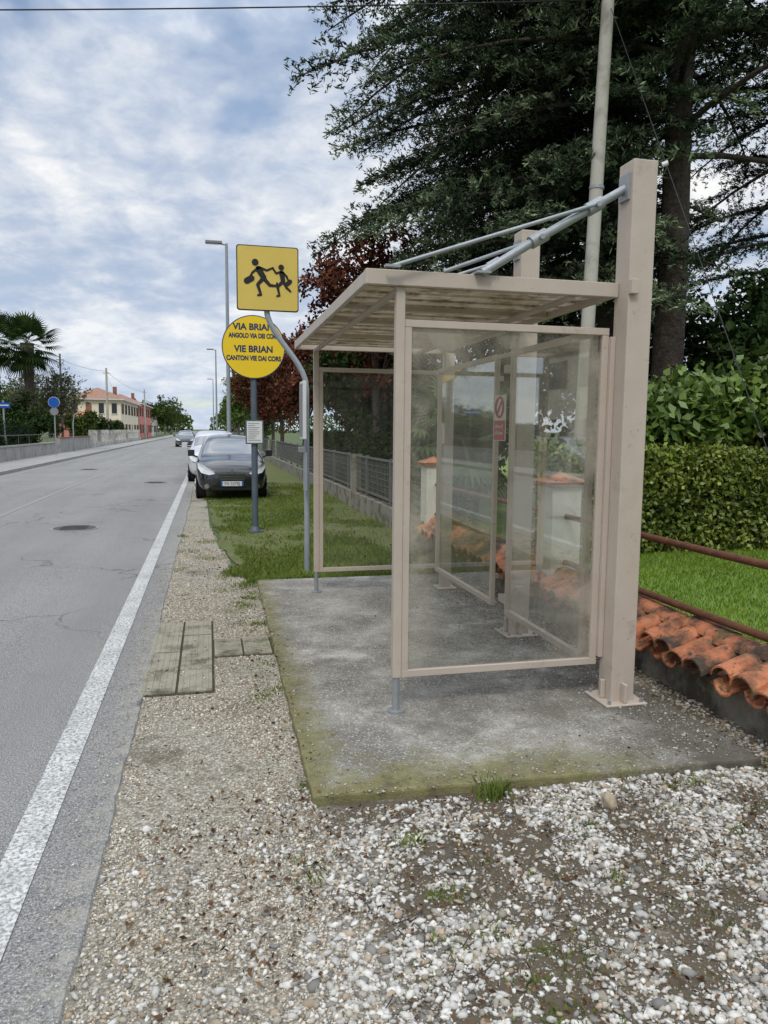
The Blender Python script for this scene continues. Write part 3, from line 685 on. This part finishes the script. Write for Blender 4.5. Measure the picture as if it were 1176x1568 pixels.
def hedge(name,x0,x1,y0,y1,h,leafm,n,leaf,z0=0,jit=.06):
    par=empty(name)
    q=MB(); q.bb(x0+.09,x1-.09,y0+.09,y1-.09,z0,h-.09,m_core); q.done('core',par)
    w,d=x1-x0,y1-y0; A=np.array([w*d,w*h,w*h*.2,d*h,d*h*.5]); s=rng.choice(5,n,p=A/A.sum())
    u,v=rng.random(n),rng.random(n); Pp=np.zeros((n,3))
    Pp[:,0]=np.where(s==3,x0,np.where(s==4,x1,x0+u*w)); Pp[:,1]=np.where(s==1,y0,np.where(s==2,y1,y0+np.where(s>=3,u,v)*d)); Pp[:,2]=np.where(s==0,h,z0+v*(h-z0))
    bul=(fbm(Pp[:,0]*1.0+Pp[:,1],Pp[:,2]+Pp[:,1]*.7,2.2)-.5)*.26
    ctr=np.array([(x0+x1)/2,(y0+y1)/2,h*.5]); out=unit((Pp-ctr)/np.array([w,d,h]))
    Pp+=out*bul[:,None]+rng.normal(size=(n,3))*jit*.7
    D=unit(runit(n)+np.array([0,0,.3])); V,Fc=leafquads(Pp,D,leaf*rng.uniform(.6,1.3,n),leaf*.55*rng.uniform(.7,1.3,n))
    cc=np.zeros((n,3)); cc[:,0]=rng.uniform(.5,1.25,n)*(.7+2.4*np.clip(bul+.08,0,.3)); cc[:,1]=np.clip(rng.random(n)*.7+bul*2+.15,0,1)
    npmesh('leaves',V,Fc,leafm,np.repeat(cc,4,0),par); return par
def cedar(name,x,y,H,z0,Lmax,nb,leafm,tr,dens=1.0,taper=.6,bare=0,Htop=None,k=5,lf=None):
    par=empty(name); q=MB(); Ht=Htop or H
    q.tube([(x,y,-.05),(x+.05,y,Ht*.3),(x,y+.05,Ht*.65),(x,y,Ht)],[tr*1.25,tr,tr*.7,.04],m_bark,14)
    PP=[];DD=[];SH=[]
    for i in range(nb):
        u=(i+rng.random())/nb; z_=z0+(H-z0)*u; L=Lmax*(1-taper*u)*rng.uniform(.66,1.06); az=i*2.399+rng.uniform(-.5,.5)
        dx,dy=math.cos(az),math.sin(az); rise=rng.uniform(.05,.30); dr=rng.uniform(.28,.5)
        if lf: 
            L*=lf(dx,dy,u)
            if L<.5: continue
        f=lambda t:np.array([x+dx*L*t,y+dy*L*t,z_+L*(rise*t-dr*t*t)])
        q.tube([tuple(f(t)) for t in np.linspace(0,1,7)],[tr*.22*(1-.9*t)+.005 for t in np.linspace(0,1,7)],m_bark,6)
        if i<bare: continue
        nt_=int(L*9*dens); bs=rng.uniform(.55,1.2)
        for kk in range(nt_):
            t=.12+.88*(kk+rng.random())/nt_; p=f(t); sd=1 if kk%2 else -1
            an=az+sd*rng.uniform(.5,1.25); tl=(.32*L*(1-t)**.7*min(1,t*3)+.26)*rng.uniform(.5,1.3)
            d=np.array([math.cos(an),math.sin(an),rng.uniform(-.4,.2)]); m_=max(3,int(tl/.055)); tt_=(np.arange(m_)+rng.random(m_))/m_
            pts=p+d*(tl*tt_)[:,None]; pts[:,2]-=.25*tl*tt_**2
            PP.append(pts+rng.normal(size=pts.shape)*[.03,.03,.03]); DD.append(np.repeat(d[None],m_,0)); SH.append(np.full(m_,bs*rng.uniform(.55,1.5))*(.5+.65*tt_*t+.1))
    q.done('trunk',par)
    PP=np.concatenate(PP);DD=np.concatenate(DD);SH=np.concatenate(SH)
    PP=np.repeat(PP,k,0);DD=np.repeat(DD,k,0);SH=np.repeat(SH,k); n=len(PP)
    PP=PP+rng.normal(size=(n,3))*.026
    D=unit(DD*.8+rng.normal(size=(n,3))*.55+np.array([0,0,.15]))
    V,Fc=leafquads(PP,D,rng.uniform(.08,.16,n),rng.uniform(.018,.036,n))
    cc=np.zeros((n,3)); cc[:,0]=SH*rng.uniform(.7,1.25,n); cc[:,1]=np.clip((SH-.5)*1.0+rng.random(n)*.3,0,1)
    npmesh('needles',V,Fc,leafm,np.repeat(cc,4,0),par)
    return par
def lfA(dx,dy,u):
    f=1.0
    if dx>.35: f*= .40 if u<.7 else .75
    if dy<-.3: f*=.62
    return f
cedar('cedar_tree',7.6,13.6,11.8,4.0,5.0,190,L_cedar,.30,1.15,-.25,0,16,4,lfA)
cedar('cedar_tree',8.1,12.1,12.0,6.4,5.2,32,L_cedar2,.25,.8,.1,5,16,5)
cedar('cedar_tree',16.2,17.5,13,5.6,6.0,30,L_cedar2,.28,.8,.2,0,16,5)
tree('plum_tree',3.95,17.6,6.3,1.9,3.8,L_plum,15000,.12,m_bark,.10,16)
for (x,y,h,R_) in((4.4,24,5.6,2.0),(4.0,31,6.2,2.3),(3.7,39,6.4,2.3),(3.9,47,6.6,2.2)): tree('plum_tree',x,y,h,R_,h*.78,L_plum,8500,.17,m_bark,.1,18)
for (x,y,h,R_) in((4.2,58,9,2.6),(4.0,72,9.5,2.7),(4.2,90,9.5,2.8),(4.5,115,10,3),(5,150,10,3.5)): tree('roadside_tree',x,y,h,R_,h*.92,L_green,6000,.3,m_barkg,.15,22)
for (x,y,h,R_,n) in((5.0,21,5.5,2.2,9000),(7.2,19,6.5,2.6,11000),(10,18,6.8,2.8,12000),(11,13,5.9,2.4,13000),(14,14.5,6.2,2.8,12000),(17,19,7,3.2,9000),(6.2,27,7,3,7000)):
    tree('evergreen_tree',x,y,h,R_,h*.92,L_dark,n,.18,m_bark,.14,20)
for (x,y,h,R_,n,z) in((6.9,9.9,3.1,1.35,9000,1.75),(8.8,10.2,3.4,1.5,9000,1.9),(10.6,10.4,3.6,1.6,8000,2.0)):
    tree('laurel_shrub',x,y,h,R_,h*.8,L_laurel,n,.17,m_bark,.05,16,z)
for (x,y,h,R_,n,z) in((4.6,12.4,2.9,1.1,7000,1.5),(4.9,14.8,3.1,1.2,7000,1.7),(4.6,18,2.6,1.3,6000,1.4)):
    tree('garden_shrub',x,y,h,R_,h*.85,L_dark,n,.12,m_bark,.05,14,z)
hedge('laurel_hedge',4.3,12,8.95,9.85,1.38,L_hedge,42000,.085)
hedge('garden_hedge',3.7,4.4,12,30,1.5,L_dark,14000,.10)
def palm(name,x,y,h,R_,nf=26,tr=.14,seg=22):
    par=empty(name); q=MB()
    q.tube([(x,y,-.02),(x+.05,y,h*.5),(x,y,h*.85),(x,y,h)],[tr*1.0,tr,tr*1.5,tr*1.7],m_bark,10); q.done('trunk',par)
    V=[];Fc=[];C=[]
    for i in range(nf):
        az=i*2.399; el=math.radians(75-135*(i/nf)); L=R_*.55*random.uniform(.8,1.15)
        d=Vector((math.cos(az)*math.cos(el),math.sin(az)*math.cos(el),math.sin(el)))
        hb=Vector((x,y,h))+d*L-Vector((0,0,.12*L)); sd=d.cross(Vector((0,0,1))).normalized(); up=sd.cross(d).normalized()
        sh_=random.uniform(.6,1.2)*(1.1 if el>0 else .7)
        for k in range(seg):
            a=math.radians(-115+230*k/(seg-1)); dd=(d*math.cos(a)+sd*math.sin(a)+up*.12*math.cos(a*2)).normalized(); l=R_*.5*(.75+.25*math.cos(a))
            tp=hb+dd*l-Vector((0,0,.18*l)); wv=dd.cross(up).normalized()*R_*.025; m_=hb+dd*l*.5
            o=len(V); V+=[tuple(hb),tuple(m_+wv),tuple(tp),tuple(m_-wv)]; Fc.append((o,o+1,o+2,o+3)); C+=[(sh_,random.random(),0)]*4
        o=len(V); wv=sd*.02; b0=Vector((x,y,h)); V+=[tuple(b0-wv),tuple(b0+wv),tuple(hb+wv),tuple(hb-wv)]; Fc.append((o,o+1,o+2,o+3)); C+=[(.8,.5,0)]*4
    npmesh('fronds',V,Fc,L_palm,np.array(C),par)
palm('palm_tree',-11.6,54,7.2,2.4,38,.26); palm('palm_tree',-14.4,57,7.8,2.4,34,.26)
palm('garden_palm',3.9,11.2,1.6,1.3,20,.08)
tree('olive_tree',-10.6,57,6.2,2.6,4.6,L_olive,8000,.15,m_barkg,.12,22)
tree('olive_tree',-13.8,62,6.4,2.6,4.8,L_olive,7000,.15,m_barkg,.12,22)
tree('garden_tree',-11,50.5,3.8,1.9,3.4,L_dark,7000,.2,nb=18)
tree('garden_tree',-12.6,46,3.4,1.9,3.2,L_green,7000,.2,nb=18)
tree('garden_tree',-10.4,66,3.6,1.6,3.3,L_green,5000,.2,nb=18)
tree('garden_tree',-10.6,74,3.2,1.7,3.0,L_dark,5000,.2,nb=18)
tree('garden_tree',-10.2,88,3.0,1.6,2.8,L_dark,4000,.22,nb=18)
hedge('street_hedge',-11,-9.3,30,44,1.9,L_dark,14000,.13)
for (x,y,h,R_) in((-13.5,165,9,4),(-12.5,190,10,4.5),(-12,220,11,5),(-12,260,12,5.5),(-20,150,9,4.5),(7,190,11,4.5),(8,240,12,5.5),(-30,125,9,5),(-26,135,8,5),(9,300,13,7),(-12,310,12,7),(-38,140,9,6)): tree('distant_tree',x,y,h,R_,h*.97,L_green,3000,.5,m_barkg,.2,20,dark=.15)
V=[];n=9000; xx=rng.uniform(-160,160,n); keep=(abs(xx+3.5)>4.5); xx=xx[keep]; n=len(xx); yy_=400+rng.uniform(-8,8,n); hh_=7+5*fbm(xx,xx*0,.08); zz_=rng.random(n)*hh_
V,Fc=leafquads(np.stack([xx,yy_,zz_],1),runit(n),rng.uniform(1,2.4,n),rng.uniform(.8,1.8,n)); cc=np.zeros((n,3)); cc[:,0]=rng.uniform(.6,1.1,n); cc[:,1]=rng.random(n)
npmesh('distant_treeline',V,Fc,L_green,np.repeat(cc,4,0))
# ------------------------------------------------------------ left walls
m_w1=M('garden_wall_grey',(.30,.29,.27),(.36,.35,.33),1,.9,stain=((.18,.165,.14),1.5,.5,.7)); m_w2=M('garden_wall_white',(.5,.48,.44),(.42,.40,.37),1,.9,stain=((.24,.22,.19),1.2,.5,.7)); m_brick=M('wall_brick',(.28,.12,.08),(.22,.10,.07),4,.9)
b=MB(); b.bb(-9.1,-8.9,26,48,-.01,.75,m_w1); b.bb(-9.14,-8.86,26,48,.75,.81,m_kerb)
for y in np.arange(26,48,2.2): b.bb(-9.0,-8.98,y,y+.03,.81,1.3,m_fence)
b.bb(-9.005,-8.975,26,48,1.26,1.29,m_fence)
b.done('garden_wall')
b=MB(); b.bb(-9.1,-8.9,49,61,-.01,1.0,m_w1); b.bb(-9.14,-8.86,49,61,1.0,1.06,m_brick); b.done('garden_wall')
b=MB()
for y in np.arange(62,104,2.4):
    b.bb(-9.15,-8.85,y,y+.35,-.01,1.5,m_w2); b.bb(-9.08,-8.92,y+.35,y+2.4,-.01,.5,m_w2); b.bb(-9.02,-8.98,y+.35,y+2.4,1.15,1.2,m_fence)
b.done('garden_wall')
# ------------------------------------------------------------ houses
m_cream=M('render_cream',(.78,.70,.54),(.72,.64,.49),.5,.9); m_pink=M('render_pink',(.62,.25,.20),(.57,.21,.18),.5,.9); m_ochre=M('render_ochre',(.55,.36,.2),None,.5,.9)
m_roof=M('roof_tiles',(.26,.14,.10),(.34,.20,.14),3,.9,bmp=.6,bscale=6,bdist=.05); m_roofo=M('roof_orange',(.45,.17,.08),(.5,.2,.1),3,.9)
m_win=M('window_glass',(.03,.035,.04),None,3,.15,spec=.6); m_shut=M('shutter_brown',(.10,.06,.035),None,3,.7)
def house(name,x0,x1,y0,y1,ev,rg,wm,rm,cols_y=3,cols_x=3,floors=2,sides=('-y','+x')):
    par=empty(name); q=MB(); q.bb(x0,x1,y0,y1,-.01,ev,wm); q.done('walls',par)
    q=MB(); o=.5; w,d=x1-x0,y1-y0; i=min(w,d)/2
    if d>=w: r0=((x0+x1)/2,y0+i,rg); r1=((x0+x1)/2,y1-i,rg); fs=[(0,1,4),(1,2,5,4),(2,3,5),(3,0,4,5)]
    else: r0=(x0+i,(y0+y1)/2,rg); r1=(x1-i,(y0+y1)/2,rg); fs=[(0,1,5,4),(1,2,5),(2,3,4,5),(3,0,4)]
    q.add([(x0-o,y0-o,ev+.12),(x1+o,y0-o,ev+.12),(x1+o,y1+o,ev+.12),(x0-o,y1+o,ev+.12),r0,r1],fs,rm)
    q.bb(x0-o,x1+o,y0-o,y1+o,ev+.002,ev+.118,m_white)
    q.bb((x0+x1)/2+.8,(x0+x1)/2+1.3,(y0+y1)/2,(y0+y1)/2+.5,rg-1,rg+.6,m_brick); q.done('roof',par)
    q=MB(); fh=ev/floors
    for fl in range(floors):
        zb=fl*fh+.9; zt=zb+min(1.4,fh-1.3)
        for sd,nc in(('-y',cols_x),('+x',cols_y),('-x',cols_y)):
            if sd not in sides: continue
            for k in range(nc):
                t=(k+.5)/nc; door=(fl==0 and k==nc//2)
                z_b=.05 if door else zb
                if sd=='-y':
                    c=x0+w*t; hw_=min(.45,w/nc*.2); q.bb(c-hw_,c+hw_,y0-.03,y0+.05,z_b,zt,m_shut if door else m_win)
                    q.bb(c-hw_-.1,c+hw_+.1,y0-.08,y0-.031,z_b-.1,z_b,m_white)
                    if not door and w/nc>2:
                        for s in(-1,1): q.bb(min(c+s*.48,c+s*.9),max(c+s*.48,c+s*.9),y0-.07,y0-.005,z_b,zt,m_shut)
                else:
                    c=y0+d*t; xx=x1 if sd=='+x' else x0; sg_=1 if sd=='+x' else -1
                    q.bb(min(xx-sg_*.05,xx+sg_*.03),max(xx-sg_*.05,xx+sg_*.03),c-.5,c+.5,z_b,zt,m_shut if door else m_win)
                    if not door:
                        for s in(-1,1): q.bb(min(xx+sg_*.005,xx+sg_*.07),max(xx+sg_*.005,xx+sg_*.07),min(c+s*.53,c+s*1.0),max(c+s*.53,c+s*1.0),z_b,zt,m_shut)
    q.done('windows',par)
house('cream_house',-17.0,-10.8,100,124,5.2,6.9,m_cream,m_roof,6,4)
house('pink_house',-17.0,-10.7,124.6,150,5.5,7.2,m_pink,m_roof,6,3)
house('garden_shed',-14.4,-11.6,79,84,2.6,3.5,m_pink,m_roofo,1,1,1)
house('cream_house',-22,-13.5,24,38,6,8,m_cream,m_roof,4,3)
house('ochre_house',-24,-13.5,2,16,6,8,m_ochre,m_roof,4,3)
house('cream_house',6,16,-30,-18,6,8,m_cream,m_roof,3,3,sides=('-y','-x'))
house('distant_house',-20,-12,175,190,5.6,7.2,m_w2,m_roof,4,3)
for (x,y) in((2,-14),(-12,-8),(-13,20)): tree('street_tree',x,y,7,2.8,5,L_green,3500,.3)
# ------------------------------------------------------------ poles, lamps, signs
def lamp(x,y,h):
    q=MB(); q.tube([(x,y,0),(x,y,h)],[.085,.05],m_steelp,12); q.tube([(x,y,h-.05),(x-.25,y,h)],.03,m_steelp,8)
    q.tube([(x,y,0),(x,y,.9)],.10,m_steelp,12)
    q.bb(x-.72,x-.15,y-.12,y+.12,h-.02,h+.06,m_grey); q.bb(x-.68,x-.3,y-.09,y+.09,h-.035,h-.02,m_white)
    q.done('street_lamp',bevel=.01)
lamp(.72,27.3,8.1); lamp(.68,63,8.1); lamp(.68,100,8.1)
b=MB(); top=Vector((6.12,10.9,12.5)); b.tube([(5.78,10.9,0),tuple((Vector((5.78,10.9,0))+top)/2),tuple(top)],[.115,.10,.08],m_pole,16)
b.tube([(5.93,10.9,5.4),(5.932,10.9,5.45)],.115,m_steel,16); b.done('utility_pole')
b=MB(); b.tube([(-9.6,12.2,0),(-9.6,12.2,8)],[.14,.1],m_pole,10); b.done('utility_pole')
def wire(p0,p1,sag,r,nm='overhead_wire'):
    q=MB(); p0=Vector(p0);p1=Vector(p1); q.tube([tuple(p0.lerp(p1,t)-Vector((0,0,4*sag*t*(1-t)))) for t in np.linspace(0,1,17)],r,m_wire,5); q.done(nm)
wire((6.02,10.9,8.18),(-9.6,12.2,6.72),.10,.010); wire((6.0,10.8,8.0),(4.7,4.6,0),.0,.005,'guy_wire')
for (x,y,h,r) in((-9.3,75,7.3,.13),(-11.2,63,7.4,.10),(-9.3,118,7.5,.13)):
    q=MB(); q.tube([(x,y,0),(x,y,h)],[r,r*.7],m_pole if y!=63 else m_barkg,8); q.bb(x-.3,x+.3,y-.03,y+.03,h-.5,h-.44,m_grey); q.done('utility_pole')
wire((-11.2,63,7.0),(-9.3,75,7.0),.2,.012); wire((-9.3,75,7.0),(-9.3,118,7.2),.5,.012); wire((-9.3,75,6.8),(-10.8,100,5),.3,.01)
m_blue=M('sign_blue',(.01,.10,.42),None,3,.4)
b=MB(); b.tube([(-8.3,44.5,.1),(-8.3,44.5,3.3)],.035,m_steelp,8); b.tube([(-8.3,44.42,3.05),(-8.3,44.45,3.05)],.30,m_white,24,False); b.tube([(-8.3,44.40,3.05),(-8.3,44.419,3.05)],.28,m_blue,24,False)
b.tube([(-8.3,44.42,2.55),(-8.3,44.45,2.55)],.22,m_grey,24,False); b.done('traffic_sign')
b=MB(); b.tube([(-9.3,38,.1),(-9.3,38,2.9)],.04,m_steelp,8); b.bb(-9.75,-9.0,37.93,37.95,2.55,2.8,m_blue); b.bb(-9.7,-9.05,37.92,37.929,2.64,2.7,m_white); b.done('street_name_sign')
b=MB(); b.tube([(-8.6,52,.1),(-8.6,52,2.0),(-8.5,52,2.5),(-8.1,52,2.75)],.04,m_steelp,8); b.done('bent_post')
# ------------------------------------------------------------ cars
m_glass=M('car_glass',(.10,.115,.13),None,3,.06,spec=1,coat=1); m_rim=M('rim_alloy',(.45,.46,.47),None,5,.3,.8); m_hl=M('headlight',(.78,.81,.85),(.6,.63,.67),30,.1,.0,spec=.8,coat=1)
m_plate=M('licence_plate',(.7,.71,.72),None,5,.4); m_chr=M('chrome',(.6,.6,.62),None,5,.15,1)
def car(name,x,y,paint,L=3.85,W=1.68,H=1.52,plate_txt=None):
    par=empty(name); sx=W/1.68; sy=L/3.85; sz=H/1.52
    S=[(0,.54,.28,.52,.60,.44),(.05,.70,.21,.64,.73,.57),(.20,.79,.19,.78,.87,.64),(.55,.83,.19,.90,.97,.69),(.95,.84,.19,.96,1.03,.70),
       (1.52,.84,.19,.97,1.41,.60),(1.9,.84,.19,.98,1.50,.61),(2.6,.84,.19,1.0,1.53,.60),(3.15,.84,.19,1.02,1.48,.58),(3.5,.82,.2,1.02,1.32,.56),(3.74,.78,.22,.95,1.03,.62),(3.85,.66,.3,.72,.78,.55)]
    q=MB(); vs=[]; K=None
    for (s,wd,zb,bl,tp,wr) in S:
        half=[(0,zb),(wd*.75,zb),(wd*.96,zb+.07),(wd,zb+(bl-zb)*.5),(wd*.985,bl-.07),(wd*.93,bl),(wr,tp-.045),(wr*.72,tp-.008),(0,tp+.012)]
        ring=[(p[0],p[1]) for p in half]+[(-p[0],p[1]) for p in half[-2:0:-1]]
        K=len(ring); vs+=[(x+a*sx,y+s*sy,c*sz) for a,c in ring]
    fb=[];fg=[]
    for i in range(len(S)-1):
        for j in range(K):
            f=(i*K+j,i*K+(j+1)%K,(i+1)*K+(j+1)%K,(i+1)*K+j); jj=j if j<K//2 else K-1-j
            if (jj in(6,7) and i in(4,8,9)) or (jj==5 and i in(5,6,7,8)): fg.append(f)
            else: fb.append(f)
    fb.append(tuple(range(K-1,-1,-1))); fb.append(tuple(range((len(S)-1)*K,len(S)*K)))
    q.v=[tuple(v) for v in vs]; q.mi(paint); q.mi(m_glass)
    for f in fb: q.f.append(f);q.m.append(0);q.sm.append(True)
    for f in fg: q.f.append(f);q.m.append(1);q.sm.append(True)
    q.done('body',par,sub=2)
    q=MB()
    for s in(.68,3.12):
        for sd in(-1,1):
            cx_=x+sd*.80*sx; yy_=y+s*sy
            q.tube([(cx_-sd*.2,yy_,.295),(cx_+sd*.02,yy_,.295),(cx_+sd*.035,yy_,.295)],[.295,.295,.27],m_dark,24)
            q.tube([(cx_+sd*.03,yy_,.295),(cx_+sd*.042,yy_,.295)],.19,m_rim,18,False)
            q.tube([(cx_+sd*.0,yy_,.31),(cx_+sd*.012,yy_,.31)],.345,m_dark,24,False)
            for a in range(5): q.tube([(cx_+sd*.045,yy_,.295),(cx_+sd*.045,yy_+.17*math.cos(a*1.257),.295+.17*math.sin(a*1.257))],.02,m_rim,5)
    q.done('wheels',par)
    q=MB()
    for sd in(-1,1):
        pts=[(.38,-.01,.62),(.48,.0,.72),(.62,.05,.80),(.74,.18,.87),(.785,.32,.88),(.775,.22,.75),(.70,.07,.64),(.52,.0,.59)]
        vv=[(x+sd*a*sx,y+c*sy-.035,z_*sz) for a,c,z_ in pts]; cen=tuple(sum(v[i] for v in vv)/8-(.045 if i==1 else 0) for i in range(3))
        n=8; q.add(vv+[cen],[(i,(i+1)%n,n) if sd<0 else ((i+1)%n,i,n) for i in range(n)],m_hl,True)
        q.tube([(x+sd*.58*sx,y-.005+.045,.33*sz),(x+sd*.58*sx,y+.0,.33*sz)],.055,m_chr,12)
        q.bb(min(x+sd*.86*sx,x+sd*1.02*sx),max(x+sd*.86*sx,x+sd*1.02*sx),y+1.12*sy,y+1.24*sy,.99*sz,1.15*sz,paint)
        q.tube([(x+sd*.8*sx,y+1.24*sy,.97*sz),(x+sd*.9*sx,y+1.18*sy,1.01*sz)],.025,paint,6)
    q.done('lamps_and_mirrors',par,bevel=.01)
    q=MB()
    q.bb(x-.30*sx,x+.30*sx,y-.02,y+.1,.46*sz,.62*sz,m_blk)
    for k in range(4): q.bb(x-.29*sx,x+.29*sx,y-.026,y-.02,(.475+k*.038)*sz,(.488+k*.038)*sz,m_chr)
    q.bb(x-.31*sx,x+.31*sx,y-.028,y-.018,.62*sz,.635*sz,m_chr)
    q.bb(x-.48*sx,x+.48*sx,y-.005,y+.12,.24*sz,.31*sz,m_blk)
    q.bb(x-.26,x+.26,y-.045,y-.028,.335,.445,m_plate); q.bb(x-.26,x-.22,y-.047,y-.0455,.336,.444,m_blue); q.bb(x+.22,x+.26,y-.047,y-.0455,.336,.444,m_blue)
    q.tube([(x,y-.03,.68*sz),(x,y+.06,.68*sz)],.045,m_chr,14)
    q.tube([(x-.45,y+.97*sy,1.04*sz),(x+.05,y+1.06*sy,1.09*sz)],.008,m_blk,5); q.tube([(x+.0,y+.97*sy,1.04*sz),(x+.5,y+1.06*sy,1.09*sz)],.008,m_blk,5)
    q.done('front_trim',par)
    if plate_txt: text('plate_text',plate_txt,(x+.0,y-.048,.39),.095,m_blk,par)
    return par
m_pblk=M('car_black',(.008,.009,.011),None,3,.15,spec=.6,coat=1); m_psil=M('car_silver',(.5,.52,.54),None,3,.25,.3,coat=1); m_pdk=M('car_darkgrey',(.06,.07,.08),None,3,.25,coat=1)
m_pwht=M('car_white',(.6,.61,.62),None,3,.25,coat=1)
car('parked_car',.52,17.6,m_pblk,plate_txt='FX 537EJ')
car('parked_car',.22,23.4,m_pwht,4.2,1.75,1.60)
car('parked_car',.45,32,m_psil,4.2,1.75,1.55)
car('moving_car',-2.05,69,m_pdk,4.2,1.75,1.5)
car('parked_car',-10.9,27,m_psil,4.2,1.75,1.5)
